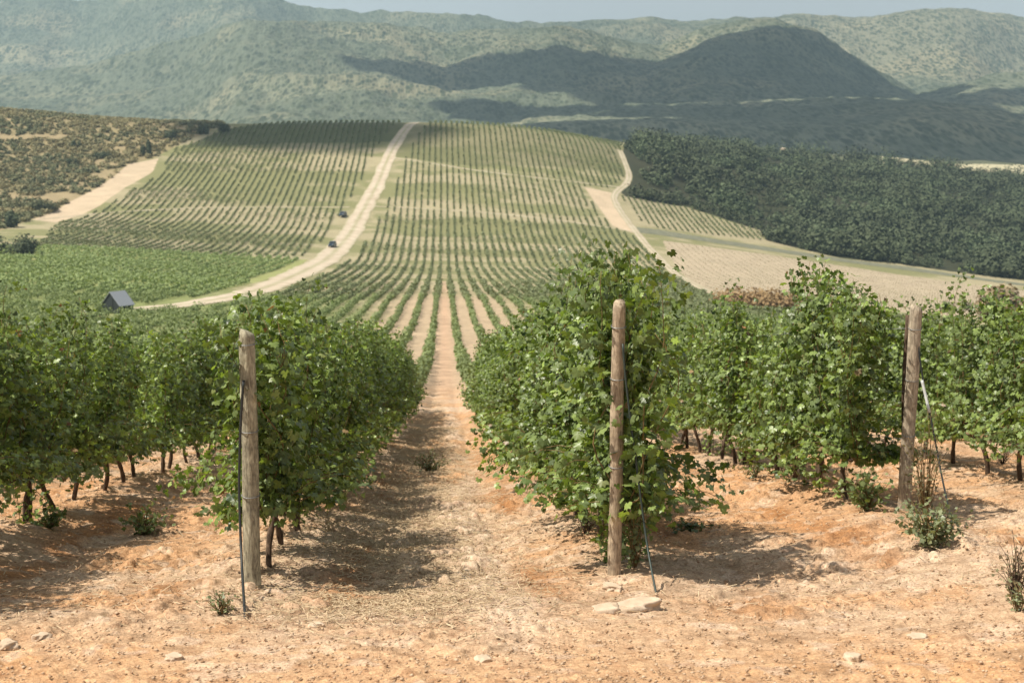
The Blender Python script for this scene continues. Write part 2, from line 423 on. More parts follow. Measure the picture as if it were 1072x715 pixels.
def ribbon(name, L, wd, mat, lift=.05, nc=7, wob=.18):
    L = np.asarray(L); wd = np.broadcast_to(wd, (len(L),)).copy()
    T = np.gradient(L, axis=0); T /= np.linalg.norm(T, axis=1)[:, None]; N = np.stack([T[:, 1], -T[:, 0]], 1)
    s = np.arange(len(L)) * .37
    wl = wd * (1 + wob * 3 * (fbm(s, s * 0 + 3, 4, 5, .7) - .5)); wr = wd * (1 + wob * 3 * (fbm(s, s * 0 + 8, 4, 9, .7) - .5))
    V = []; CR = []
    for k in range(nc):
        q = -1 + 2 * k / (nc - 1); off = np.where(q < 0, wl * q, wr * q)[:, None]; Pn = L + N * off
        z = Hmesh(Pn[:, 0], Pn[:, 1]) + lift + (0 if abs(q) < .99 else -lift * .5)
        V.append(np.column_stack([Pn, z])); cr = 1 - np.clip(.30 * math.exp(-(q / .22) ** 2) + .34 * abs(q) ** 6, 0, 1) * (.5 + fbm(s * 2.2, s * 0 + k, 3, 31))
        CR.append(np.column_stack([cr, 1 - (1 - cr) * .8, 1 - (1 - cr) * 1.25]))
    V = np.stack(V, 1); CR = np.stack(CR, 1).reshape(-1, 3); I = np.arange(len(L) * nc).reshape(len(L), nc)
    Q = np.stack([I[:-1, :-1], I[1:, :-1], I[1:, 1:], I[:-1, 1:]], -1).reshape(-1, 4)
    return tag(mesh_np(name, V.reshape(-1, 3), Q, mat, col=CR, smooth=True), kind='structure')
Hmesh = H
DR = lambda L, k: densify([tuple(p) for p in L], k)
RL = DR(ROAD, 2.5); ribbon('dirt_road', RL, np.interp(np.linspace(0, 1, len(RL)), [0, .45, .7, 1], [2.4, 4.3, 4.0, 2.2]), m_road, .14, 13)
for k, (L, wd, mt) in TR.items():
    ribbon('gravel_track' if k == 'grey' else 'dirt_track', DR(L, 2.5), wd, mt, .12 if k != 'wood_edge' else .16, 5)

# ------------------------------------------------------------------ hills
LAY = [
 (2050, 520, 700, [(-500,165),(300,165),(420,160),(480,144),(520,130),(560,121),(620,112),(680,106),(760,107),(840,105),(900,105),(960,108),(1010,114),(1072,122),(1500,120)]),
 (3050, 850, 900, [(-500,90),(0,84),(40,79),(90,73),(130,58),(200,42),(250,32),(310,28),(400,30),(470,38),(530,34),(590,31),(640,42),(690,52),(740,32),(780,24),(812,22),(850,36),(890,60),(930,84),(960,100),(1010,92),(1040,80),(1072,74),(1500,60)]),
 (4300, 1000, 900, [(-500,-30),(0,-14),(40,-10),(66,2),(85,7),(108,5),(130,-6),(170,-18),(230,-22),(270,-8),(300,8),(330,17),(380,21),(430,17),(490,19),(540,28),(600,30),(650,25),(680,21),(720,26),(760,26),(790,24),(830,20),(880,22),(910,22),(960,15),(1010,13),(1050,17),(1080,22),(1500,10)]),
]
ta = np.linspace(-.56, .66, 760); ra = np.linspace(1380, 5600, 520)
TX, RY = np.meshgrid(ta, ra); HX = TX * RY; HZ = np.full(TX.shape, -1e9)
u_ = (np.array([float(ray(p, 90)[0]) for p in range(-700, 1800, 10)])); pxs = np.arange(-700, 1800, 10)
PXg = np.interp(TX, u_, pxs)
n1 = ridged(HX / 620, RY / 620, 3, 200) ; n2 = fbm(HX / 170, RY / 170, 4, 230)
base = Hbase(np.zeros(1) , np.array([1690.]))[0]
for Dk, wf, wb, pr in LAY:
    xs = np.array([p[0] for p in pr], float); ysp = np.array([p[1] for p in pr], float)
    s_ = ray(PXg, np.interp(PXg, xs, ysp))[1]; top = s_ * Dk
    # the ridge line wanders in depth
    Dl = Dk + 260 * (vnoise(PXg / 170, PXg * 0 + Dk, 3) - .5)
    top = s_ * Dl
    d = RY - Dl
    prof = np.where(d < 0, np.exp(-(d / (wf * (0.85 + .3 * vnoise(PXg / 90, PXg * 0, 17)))) ** 2 * 1.15), np.exp(-(d / wb) ** 2))
    amp = (1 - np.exp(-(d / 260) ** 2))
    zk = base + 12 + (top - base - 12) * prof + amp * prof * ((n1 - .62) * 120 + (n2 - .5) * 34) * np.clip((top - base) / 260, .25, 1)
    HZ = np.maximum(HZ, zk)
HZ = HZ + (14 * (fbm(HX / 60, RY / 110, 3, 260) - .5) + 5 * (fbm(HX / 14, RY / 45, 2, 261) - .5)) * sstep(1500, 1900, RY)
HZ = np.maximum(HZ, base - 4 + 6 * fbm(HX / 100, RY / 100, 3, 270))
edge = sstep(1380, 1600, RY); HZ = HZ * edge + (base - 6) * (1 - edge)
m_hill, n, b = new_mat('hill_scrub', .95, .05)
mp = n.nodes.new('ShaderNodeMapping'); mp.inputs['Scale'].default_value = (1, .28, .6); n.links.new(coords(n), mp.inputs[0]); P = mp.outputs[0]
v = n.nodes.new('ShaderNodeTexVoronoi'); v.inputs['Scale'].default_value = .17; v.inputs['Randomness'].default_value = 1; n.links.new(P, v.inputs['Vector'])
v2 = n.nodes.new('ShaderNodeTexVoronoi'); v2.inputs['Scale'].default_value = .075; n.links.new(P, v2.inputs['Vector'])
a_ = noise(n, .16, 3, .6, 0, P); b_ = noise(n, .0045, 5, .6, .4, coords(n)); d_ = noise(n, .018, 4, .6, .3, P)
def math_(op, x, y):
    m = n.nodes.new('ShaderNodeMath'); m.operation = op
    for i, q in enumerate((x, y)):
        if isinstance(q, (int, float)): m.inputs[i].default_value = q
        else: n.links.new(q, m.inputs[i])
    return m.outputs[0]
sepc = n.nodes.new('ShaderNodeSeparateColor'); n.links.new(v.outputs['Color'], sepc.inputs[0])
thr = math_('ADD', math_('MULTIPLY', sepc.outputs[0], .5), math_('MULTIPLY', d_, .9))       # bush size varies cell by cell and with cover
shr = math_('SUBTRACT', math_('SUBTRACT', thr, v.outputs['Distance']), -.02)
shr = math_('ADD', shr, math_('MULTIPLY', math_('SUBTRACT', .42, v2.outputs['Distance']), .5))
open_c = mixc(n, (.13, .148, .105), (.30, .27, .17), ramp(n, b_, [(.50, (0, 0, 0)), (.66, (1, 1, 1))]))
open_c = mixc(n, open_c, attr(n), .45)
bush_c = mixc(n, (.030, .042, .026), (.075, .088, .050), sepc.outputs[1])
c = mixc(n, open_c, bush_c, ramp(n, shr, [(.0, (0, 0, 0)), (.42, (1, 1, 1))]))
c = mixc(n, c, ramp(n, a_, [(.3, (.36, .36, .36)), (.7, (.62, .62, .62))]), .6, 'OVERLAY')
n.links.new(c, b.inputs['Base Color']); bump(n, b, shr, .5, 3.0)
hc = fbm(HX / 260, RY / 260, 4, 300); pale = sstep(.5, .66, hc)[..., None]
right = sstep(790, 870, PXg)[..., None] * sstep(3300, 3600, RY)[..., None]
cH = np.array((.09, .10, .06)) * (1 - pale * .7) + np.array((.22, .215, .13)) * pale * .7
cH = cH * (1 - .7 * right) + np.array((.34, .29, .18)) * .7 * right
I = np.arange(TX.size).reshape(TX.shape)
Q = np.stack([I[:-1, :-1], I[:-1, 1:], I[1:, 1:], I[1:, :-1]], -1).reshape(-1, 4)
tag(mesh_np('hills', np.stack([HX, RY, HZ], -1).reshape(-1, 3), Q, m_hill, col=cH.reshape(-1, 3), smooth=True), kind='structure')

# ------------------------------------------------------------------ clouds high above, out of the frame, whose shade lies on the hills
m_cloud, n, b = new_mat('cloud', 1, 0); b.inputs['Base Color'].default_value = (.9, .9, .9, 1)
def hill_at(px, py):
    t, s = ray(px, py); t = float(t); s = float(s); i = int(np.argmin(abs(ta - t)))
    k = np.where(HZ[:, i] > s * ra)[0]
    return (t * ra[k[0]], ra[k[0]], HZ[k[0], i]) if len(k) else None
CLZ = 1500.0
def cloud(pt, rx, ry, seed):
    x, y, z = pt; q = (CLZ - z) / SUN_DIR.z; c = Vector((x, y, z)) + SUN_DIR * q
    bm = bmesh.new(); bmesh.ops.create_icosphere(bm, subdivisions=4, radius=1)
    for vv in bm.verts:
        p = vv.co; k = 1 + .5 * (float(fbm(np.array([p.x * 1.7 + seed * 7.7]), np.array([p.y * 1.7 + p.z]), 4, seed)[0]) - .5) * 2
        vv.co = Vector((p.x * rx * k, p.y * ry * k, (p.z if p.z > 0 else p.z * .3) * min(rx, ry) * .35 * k))
    o = bm_obj('cloud', bm, m_cloud, smooth=True); o.location = c; tag(o, kind='structure')
def cl_px(px, py, rx, ry, seed, far=False):
    p = hill_at(px, py) if far else None
    if p is None:
        g_ = G(px, py); p = (g_[0], g_[1], float(Hbase(*g_)))
    cloud(p, rx, ry, seed)
CLOUDS = [(730,60,200,260,31),(860,115,420,150,32),(760,140,380,120,33),(960,130,300,150,34),(680,150,200,80,35),(880,70,160,200,36),(520,75,230,150,1),(600,78,150,200,2),(800,75,330,330,3),(720,95,240,150,4),(560,118,130,90,5),(900,140,420,120,6),(1040,100,120,90,7),(980,160,200,90,9)]
for a in CLOUDS: cl_px(*a, far=True)
cl_px(320, 134, 62, 42, 22)

# ------------------------------------------------------------------ haze
hz = bmesh.new(); bmesh.ops.create_cube(hz, size=1)
m_haze = bpy.data.materials.new('haze'); m_haze.use_nodes = True; n = m_haze.node_tree; n.nodes.clear()
out = n.nodes.new('ShaderNodeOutputMaterial'); pv = n.nodes.new('ShaderNodeVolumePrincipled')
pv.inputs['Color'].default_value = (.62, .86, .97, 1); pv.inputs['Density'].default_value = 1.4e-4; pv.inputs['Anisotropy'].default_value = .2
n.links.new(pv.outputs[0], out.inputs['Volume'])
ho = bm_obj('haze', hz, m_haze); tag(ho, kind='stuff')
zlo = min(float(GZ.min()), float(HZ.min())) - 3; zhi = float(HZ.max()) + 25
ho.location = (300, 2800, (zlo + zhi) / 2); ho.scale = (9000, 5900, zhi - zlo)
print('haze z', zlo, zhi)

# ------------------------------------------------------------------ leaves
LEAF = np.array([(.08, 0), (-.05, .06), (-.33, .30), (-.20, .66), (.16, .86), (.28, .52), (.72, .60), (.66, .24), (1.0, 0), (.66, -.24), (.72, -.60), (.28, -.52), (.16, -.86), (-.20, -.66), (-.33, -.30), (-.05, -.06)])
def leaves(P, Nn, T, S, col, lo=False):
    """leaf blades at P with normals Nn, tip direction T, size S"""
    n = len(P); Nn = Nn / (np.linalg.norm(Nn, axis=1)[:, None] + 1e-9); T = T - Nn * (T * Nn).sum(1)[:, None]; T /= np.linalg.norm(T, axis=1)[:, None] + 1e-9
    B = np.cross(Nn, T)
    if lo:
        L = np.array([(-.3, 0, 0), (.1, .7, -.18), (1, 0, -.2), (.1, -.7, -.18)])
        V = P[:, None] + S[:, None, None] * (L[None, :, 0, None] * T[:, None] + L[None, :, 1, None] * B[:, None] + L[None, :, 2, None] * Nn[:, None])
        Q = np.arange(4 * n).reshape(n, 4); Q = np.concatenate([Q[:, [0, 1, 2, 2]][:, :3], Q[:, [0, 2, 3]]])
        return V.reshape(-1, 3), Q, np.repeat(col, 4, 0)
    fold = rng.uniform(.05, .4, n); curl = rng.uniform(0, .35, n)
    lx, ly = LEAF[:, 0], LEAF[:, 1]
    lz = -fold[:, None] * np.abs(ly)[None] - curl[:, None] * (lx ** 2)[None] + .06 * np.sin(9 * ly)[None]
    V = P[:, None] + S[:, None, None] * (lx[None, :, None] * T[:, None] + ly[None, :, None] * B[:, None] + lz[..., None] * Nn[:, None])
    m = len(LEAF); tri = np.array([(0, k, k + 1) for k in range(1, m - 1)])
    Q = (tri[None] + (np.arange(n) * m)[:, None, None]).reshape(-1, 3)
    cc = np.repeat(col[:, None], m, 1); cc[:, 0] *= 1.15
    return V.reshape(-1, 3), Q, cc.reshape(-1, 3)
def leafcol(n, bright=1.0, red=.006):
    t = rng.beta(2.2, 2.2, n)[:, None]
    t = t ** 1.3; c = np.array((.032, .06, .014)) * (1 - t) + np.array((.31, .38, .088)) * t
    y = rng.random(n) < .03; c[y] = np.array((.24, .25, .08)) * rng.uniform(.8, 1.1, (y.sum(), 1))
    r = rng.random(n) < red; c[r] = np.array((.26, .12, .06)) * rng.uniform(.7, 1.2, (r.sum(), 1))
    return c * bright * np.array((1.08, 1.2, 1.05))

def unit(v): return v / (np.linalg.norm(v) + 1e-9)
class Vine: pass
def make_vine_data(seed, h=1.95, spread=.36, nsh=20, low=.0, sucker=False, red=.006, lat=2.3, droop=.5, open_=0.0):
    global rng
    rng = np.random.default_rng(seed); r = rng
    # trunk: crooked, thicker at the head
    hz_ = r.uniform(.40, .53); lean = r.normal(0, .09, 2); k = 11
    zz = np.linspace(-.12, hz_, k); pts = np.column_stack([lean[0] * zz + .02 * np.sin(zz * 9 + seed), lean[1] * 2 * zz + .02 * np.cos(zz * 8 + seed), zz])
    rad = .021 + .008 * r.random(k); rad[0] = .034; rad[-1] = .036; parts = [tube(pts, rad, 8)]
    head = pts[-1]
    canes = []; LP, LN, LT, LS, LTn = [], [], [], [], []
    for s in (-1, 1):
        a = np.linspace(0, 1, 6)[:, None]; arm = head + a * np.array([r.normal(0, .04), s * .5, .07]) + np.column_stack([a * 0, a * 0, .03 * np.sin(a * 6)])
        parts.append(tube(arm, np.linspace(.022, .012, 6), 7))
    for i in range(nsh):
        y0 = r.uniform(-.52, .52); p = np.array([head[0] + r.normal(0, .04), head[1] + y0, head[2] + .06 + r.uniform(-.05, .05)])
        out = r.random() < droop * .6; sx = r.choice([-1, 1])
        d = unit(np.array([sx * (r.uniform(.5, 1.2) if out else r.uniform(0, .35)), r.normal(0, .22), 1.0 if not out else r.uniform(-.1, .6)]))
        Ls = r.uniform(.75, 1.15) * (h - head[2]) * (0.62 if out else 1.0)
        clump = r.uniform(.55, 1.45); tone_i = r.uniform(.62, 1.3)
        n_ = int(Ls / .055); path = [p.copy()]
        for j in range(n_):
            fr = j / n_
            d = d + np.array([r.normal(0, .09), r.normal(0, .09), (-.24 * fr if out else .02)])
            lim = spread * (.55 if not out else 1.25)
            if abs(p[0]) > lim and not out: d[0] -= .25 * np.sign(p[0])
            if p[2] < .3 + low * 0 and d[2] < 0: d[2] += .3
            d = unit(d); p = p + d * .055
            if p[2] < .19 + low + .6 * max(0, abs(p[0]) - .12): break
            path.append(p.copy())
            for q in range(r.poisson(lat * 2.0 * clump)):
                az = r.uniform(0, 2 * math.pi); rr = r.uniform(.04, .17)
                off = np.array([math.cos(az) * rr, math.sin(az) * rr, r.uniform(-.09, .05)])
                lp = p + off
                if lp[2] < .17 + low + .55 * max(0, abs(lp[0]) - .12) and r.random() < .93: continue
                LTn.append(tone_i)
                LP.append(lp); outw = np.array([math.copysign(1, lp[0] + r.normal(0, .1)) * .75, r.normal(0, .35), .55])
                LN.append(outw + r.normal(0, .62, 3)); LT.append(np.array([off[0], off[1], -.12]) * 3 + r.normal(0, .35, 3) + np.array([0, 0, -.6]))
                LS.append(r.uniform(.028, .058) * (1 - .35 * max(0, fr - .6)))
        if len(path) > 3: canes.append(tube(np.array(path[::2]), np.linspace(.0055, .002, len(path[::2])), 5))
    if sucker:
        for i in range(4):
            p = np.array([r.normal(0, .07), r.normal(0, .2), .02]); d = unit(np.array([r.normal(0, .5), r.normal(0, .4), 1]))
            path = [p.copy()]
            for j in range(int(r.uniform(5, 11))):
                d = unit(d + r.normal(0, .15, 3)); p = p + d * .05; path.append(p.copy())
                for q in range(3):
                    LP.append(p + r.normal(0, .05, 3) * np.array([1, 1, .6])); LTn.append(1.0); LN.append(r.normal(0, .5, 3) + np.array([-.3, -.2, .8])); LT.append(r.normal(0, 1, 3)); LS.append(r.uniform(.03, .05))
            canes.append(tube(np.array(path), .003, 5))
    LP = np.array(LP); V, Q, C = leaves(LP, np.array(LN), np.array(LT), np.array(LS), leafcol(len(LP), 1.0, red) * np.array(LTn)[:, None])
    v = Vine(); v.trunk = merge(parts); v.canes = merge(canes); v.leaf = (V, Q, C); v.n = len(LP); return v
def vine_thing(v, label='', group=''):
    root = empty('grapevine', (0, 0, 0)); tag(root, label, 'grapevine', group)
    mesh_np('trunk', v.trunk[0], v.trunk[1], m_bark, root, smooth=True)
    mesh_np('canes', v.canes[0], v.canes[1], m_cane, root, smooth=True)
    mesh_np('foliage', v.leaf[0], v.leaf[1], m_leaf, root, col=v.leaf[2])
    return root
VAR = []
specs = [dict(), dict(h=2.05, nsh=22), dict(h=1.85, spread=.42, droop=.7), dict(h=1.95, low=.12, droop=.35), dict(h=2.0, sucker=True, red=.02), dict(h=1.8, spread=.4, droop=.8, lat=2.5), dict(h=2.1, nsh=18), dict(h=1.9, low=.05, red=.02)]
for i, s in enumerate(specs): VAR.append(make_vine_data(100 + i, **s))
END = {
 'L': make_vine_data(301, h=1.74, nsh=26, spread=.30, lat=2.8, droop=.3, low=.1),
 'M': make_vine_data(302, h=2.1, nsh=30, spread=.40, lat=2.6, droop=.55, low=.12, sucker=True),
 'R': make_vine_data(303, h=1.75, nsh=16, spread=.42, lat=2.3, droop=.5, sucker=True),
 'Rt': make_vine_data(304, h=2.12, nsh=26, spread=.4, lat=2.4, droop=.5, sucker=True),
}
print('leaves per vine', [v.n for v in VAR])
protos = {}
linked_kids = {}
def place_vine(key, data, x, y, rz, scl, label, group):
    z = float(H(x, y)) - .02
    if key not in protos:
        r = vine_thing(data, label, group); protos[key] = r; linked_kids[key] = children(r)
    else:
        r = protos[key].copy(); COL.objects.link(r)
        for ch in linked_kids[key]:
            cc = ch.copy(); COL.objects.link(cc); cc.parent = r
        r['label'] = label; r['group'] = group
    r.location = (x, y, z); r.rotation_euler = (0, 0, rz); r.scale = scl
    return r
ORD = ['first', 'second', 'third', 'fourth', 'fifth', 'sixth', 'seventh', 'eighth', 'ninth', 'tenth', 'eleventh', 'twelfth']
ROWNAME = {0: 'row behind the lichen-grey left post', 1: 'row behind the smooth brown middle post', 2: 'row behind the grey right post', 3: 'row behind and right of the grey right post',
           -1: 'shaded row at the left edge', -2: 'second row out past the left edge row', -3: 'third row out past the left edge row', -4: 'fourth row out past the left edge row', 4: 'fourth row right of the central lane', 5: 'fifth row right of the central lane'}
POSTS = [G(265, 614), G(643, 600), G(945, 535)]; print('posts', POSTS)
START = {0: POSTS[0][1] + .66, 1: POSTS[1][1] + .74, 2: POSTS[2][1] + .6, 3: 13.2, 4: 14.5, 5: 16, -1: 8.2, -2: 8.4, -3: 9, -4: 9.5}
rr = np.random.default_rng(55); cand = []
for k in range(-6, 8):
    x = ROW0 + SP * k; y = START.get(k, 12 if k < 0 else 17); i = 0
    while y < 46:
        if -.36 * (y + 3) < x < .47 * (y + 3): cand.append((math.hypot(x, y), k, i, x, y))
        y += rr.uniform(.92, 1.02); i += 1
cand.sort(); near_set = cand[:300]; rest_near = cand[300:]
print('near vines', len(cand))
vis_first = {}
for d, k, i, x, y in sorted(near_set, key=lambda c: (c[1], c[2])):
    vis_first.setdefault(k, i); j = i - vis_first[k]
    rn = ROWNAME.get(k, 'far outer row')
    if j < 12 and k in ROWNAME:
        lab = f'{ORD[j]} grapevine from the near end of the {rn}'
        lab = ' '.join(lab.split()[:16])
        if k in (1, 0) and j == 0: lab = ('tall bushy grapevine crowding the smooth brown middle post, top shoots above it' if k == 1 else 'leafy grapevine with shaded side just behind the lichen-grey left post')
        if k == 2 and j == 0: lab = 'grapevine with low shoots just behind the grey right post'
    else:
        lab = f'grapevine lost in leaves farther down the {rn}'
    grp = f'grapevines of the {rn}'
    key = int(rr.integers(0, len(VAR))); data = VAR[key]
    if k == 0 and i in (0,): key, data = 'L', END['L']
    if k == 1 and i in (0, 1): key, data = 'M', END['M']
    if k == 2 and i in (2, 3, 4): key, data = 'R', END['R']
    if k == 2 and i in (0, 1): key, data = 'Rt', END['Rt']
    flip = rr.choice([0, math.pi]); s = rr.uniform(.92, 1.06)
    if i == 0 or (k == 1 and i < 2): s = 1.0
    if k == 0 and 0 < i < 6: s = .93
    hx = 1.0
    if k == 1 and i < 12: hx = 1.12
    if k < 0: hx = 1.05; s *= .97
    place_vine(key, data, x + rr.normal(0, .05), y, flip + rr.normal(0, .12), (s * hx, s * 1.08, s * rr.uniform(.95, 1.04)), lab, grp)
# shoots above the middle post and the left post: one more vine body each, rooted at the post
place_vine('M', END['M'], POSTS[1][0] + .05, POSTS[1][1] + .44, math.pi + .2, (.62, .5, .99), 'tall narrow grapevine growing up against the smooth brown middle post', 'grapevines of the ' + ROWNAME[1])

# ------------------------------------------------------------------ stuff vines
def cluster(X, Y, Z, hx, hy, hz_, z0, n, size, colA, colB, seed, name, mat, label_kind='stuff', nup=.6):
    """n folded leaf clumps inside an ellipsoid at every plant"""
    r = np.random.default_rng(seed); N = len(X); X, Y, Z = (np.repeat(a, n) for a in (X, Y, Z))
    def rep(a): return np.repeat(np.broadcast_to(a, (N,)), n)
    hx, hy, hz_, z0, size = map(rep, (hx, hy, hz_, z0, size))
    d = r.normal(size=(N * n, 3)); d /= np.linalg.norm(d, axis=1)[:, None]; rad = r.random(N * n) ** .4
    P = np.column_stack([X + d[:, 0] * rad * hx, Y + d[:, 1] * rad * hy, Z + z0 + hz_ * (1 + d[:, 2] * rad)])
    Nn = d * .7 + r.normal(0, .5, d.shape) + np.array([0, 0, nup]); T = r.normal(size=d.shape)
    S = size * r.uniform(.7, 1.3, N * n)
    t = np.clip(r.beta(2, 2, N * n) * .7 + np.repeat(r.random(N), n) * .3, 0, 1)[:, None]
    cA = np.broadcast_to(colA, (N, 3)); cB = np.broadcast_to(colB, (N, 3))
    col = np.repeat(cA, n, 0) * (1 - t) + np.repeat(cB, n, 0) * t
    Nn /= np.linalg.norm(Nn, axis=1)[:, None]; T = T - Nn * (T * Nn).sum(1)[:, None]; T /= np.linalg.norm(T, axis=1)[:, None]; B = np.cross(Nn, T)
    L = np.array([(-.6, 0, .1), (0, .7, -.15), (.9, 0, .05), (0, -.7, -.15)])
    V = P[:, None] + S[:, None, None] * (L[None, :, 0, None] * T[:, None] + L[None, :, 1, None] * B[:, None] + L[None, :, 2, None] * Nn[:, None])
    return V.reshape(-1, 3).astype(np.float32), np.arange(4 * N * n).reshape(-1, 4), np.repeat(col, 4, 0)
def cat(lst):
    V, Q, C, o = [], [], [], 0
    for v, q, c in lst: V.append(v); Q.append(q + o); C.append(c); o += len(v)
    return np.concatenate(V), np.concatenate(Q), np.concatenate(C)
GA, GB = np.array((.07, .105, .035)), np.array((.22, .27, .095))
acc = []
if rest_near:
    A = np.array([(c[3], c[4]) for c in rest_near]); acc.append(cluster(A[:, 0], A[:, 1], H(A[:, 0], A[:, 1]), .42, .6, .62, .55, 420, .07, GA, GB, 1, '', None))
def rows(y0, y1, pitch, tmin, tmax, seed):
    r = np.random.default_rng(seed); xs, ys = [], []
    for k in range(int((tmin * y1 - ROW0) / SP) - 1, int((tmax * y1 - ROW0) / SP) + 2):
        x = ROW0 + SP * k; y = np.arange(y0, y1, pitch) + r.uniform(-.15, .15) * pitch; y = y + r.normal(0, .06 * pitch, len(y))
        m_ = (x > tmin * y - 3) & (x < tmax * y + 3); ys.append(y[m_]); xs.append(np.full(m_.sum(), x) + r.normal(0, .06, m_.sum()))
    X = np.concatenate(xs); Y = np.concatenate(ys)
    keep = r.random(len(X)) > .04; return X[keep], Y[keep]
roadL = [tuple(p) for p in ROAD[::3]] + [tuple(ROAD[-1])]
def fieldmask(X, Y):
    m_ = inpoly(X, Y, P_right) | inpoly(X, Y, P_left) | inpoly(X, Y, P_green) | inpoly(X, Y, P_rblock)
    m_ &= ~inpoly(X, Y, P_dirt); m_ &= ~inpoly(X, Y, P_leftdirt) & ~inpoly(X, Y, P_wood) & ~inpoly(X, Y, P_young)
    m_ &= lined(X, Y, roadL, 0) > np.interp(Y, [150, 260, 500], [3.2, 5.5, 7.6])
    for k, (L, wd, mt) in TR.items(): m_ &= lined(X, Y, [tuple(p) for p in L[::2]] + [tuple(L[-1])], 0) > wd + .5
    return m_
# young vines just past the near block: separate bushes in a row
X, Y = rows(46.5, 92, 1.5, -.36, .46, 2); s = np.random.default_rng(3).uniform(.5, 1.25, len(X))
acc.append(cluster(X, Y, H(X, Y), .42 * s, .52 * s, .58 * s, .22, 150, .10, GA, GB, 4, '', None))
X, Y = rows(92, 240, 1.65, -.35, .45, 5); m_ = fieldmask(X, Y) & (fbm(X / 4, Y / 5, 2, 89) > .30); X, Y = X[m_], Y[m_]; r5 = np.random.default_rng(6); s = r5.uniform(.5, 1.3, len(X))
wide = (1 + 1.1 * sstep(.02, .09, np.abs(X / Y + .01))) * (.75 + .6 * fbm(X / 5, Y / 7, 2, 88))
acc.append(cluster(X, Y, H(X, Y), .42 * s * wide, .62 * s, .55 * s, 0.1, 54, .17, GA * 1.15, GB * 1.2, 7, '', None))
X, Y = rows(240, 745, 1.35, -.36, .36, 8); m_ = fieldmask(X, Y) & (fbm(X / 3, Y / 3, 2, 90) > .22); X, Y = X[m_], Y[m_]; r5 = np.random.default_rng(9)
s = r5.uniform(.7, 1.1, len(X)) * (.72 + .75 * sstep(.42, .66, fbm(X / 120 + Y / 90, Y / 13, 3, 77))); gr_ = inpoly(X, Y, P_green)
s = np.where(gr_, s * 1.1, s)
cA = np.where(gr_[:, None], GA * 1.8, np.array((.10, .115, .052))); cB = np.where(gr_[:, None], GB * 1.45, np.array((.20, .225, .10)))
acc.append(cluster(X, Y, H(X, Y), np.where(gr_, .75, .6) * s, .8 * s, .5 * s, .06, 13, .34, cA, cB, 10, '', None))
X, Y = rows(300, 640, 2.4, .1, .42, 12); m_ = inpoly(X, Y, P_young); X, Y = X[m_], Y[m_]
acc.append(cluster(X, Y, H(X, Y), .16, .3, .16, .03, 3, .2, (.20, .17, .10), (.30, .25, .16), 13, '', None))
V, Q, C = cat(acc); print('stuff vine faces', len(Q))
tag(mesh_np('vineyard_rows', V, Q, m_far, col=C), 'rows of grapevines filling the valley and climbing the far hillside', 'vineyard', kind='stuff')

# ------------------------------------------------------------------ scrub and wood
def scatter(poly, dens, seed):
    r = np.random.default_rng(seed); P_ = np.array(poly); a, b_, c_, d_ = P_[:, 0].min(), P_[:, 0].max(), P_[:, 1].min(), P_[:, 1].max()
    n = int((b_ - a) * (d_ - c_) * dens); X = r.uniform(a, b_, n); Y = r.uniform(c_, d_, n)
    m_ = inpoly(X, Y, poly) & (X > -.40 * Y - 5) & (X < .5 * Y + 5); return X[m_], Y[m_]
X, Y = scatter(P_wood, .13, 31); m_ = (Y < 1060 - 90 * sstep(.29, .33, X / Y)) & (fbm(X / 18, Y / 14, 3, 36) < .63)
for k in ('wood_edge', 'grey'): m_ &= lined(X, Y, [tuple(p) for p in TR[k][0][::2]], 0) > 7
X, Y = X[m_], Y[m_]; r5 = np.random.default_rng(32); s = (.5 + 2.0 * r5.random(len(X)) ** 3) * (.45 + 1.25 * sstep(.35, .68, fbm(X / 22, Y / 22, 3, 33))); print('wood shrubs', len(X))
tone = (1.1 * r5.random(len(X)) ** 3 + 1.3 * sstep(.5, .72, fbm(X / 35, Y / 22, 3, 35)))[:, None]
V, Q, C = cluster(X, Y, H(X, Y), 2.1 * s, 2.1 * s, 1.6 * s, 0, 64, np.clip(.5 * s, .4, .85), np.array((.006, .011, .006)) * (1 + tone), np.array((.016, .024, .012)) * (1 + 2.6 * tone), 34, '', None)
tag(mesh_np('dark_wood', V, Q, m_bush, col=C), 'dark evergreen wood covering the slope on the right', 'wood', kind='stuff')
X, Y = scatter(P_scrub, .2, 41); m_ = lined(X, Y, [tuple(p) for p in TR['across_left'][0]], 0) > 3; m_ &= (Y < 800) & (fbm(X / 16, Y / 16, 4, 120) < .66); X, Y = X[m_], Y[m_]
r5 = np.random.default_rng(42); s = r5.uniform(.4, 1.15, len(X)); tone = r5.random(len(X))[:, None]; print('scrub', len(X))
tone = np.clip(.55 * tone + .9 * sstep(.35, .6, fbm(X / 22, Y / 14, 3, 44))[:, None] - .1, 0, 1); cA = np.array((.055, .06, .03)) * (1 - tone) + np.array((.17, .135, .065)) * tone; cB = np.array((.13, .135, .065)) * (1 - tone) + np.array((.34, .27, .14)) * tone
V, Q, C = cluster(X, Y, H(X, Y), 1.5 * s, 1.5 * s, .85 * s, 0, 26, .55, cA, cB, 43, '', None)
tag(mesh_np('hillside_scrub', V, Q, m_bush, col=C), 'olive and brown scrub covering the slope on the left', 'scrub', kind='stuff')

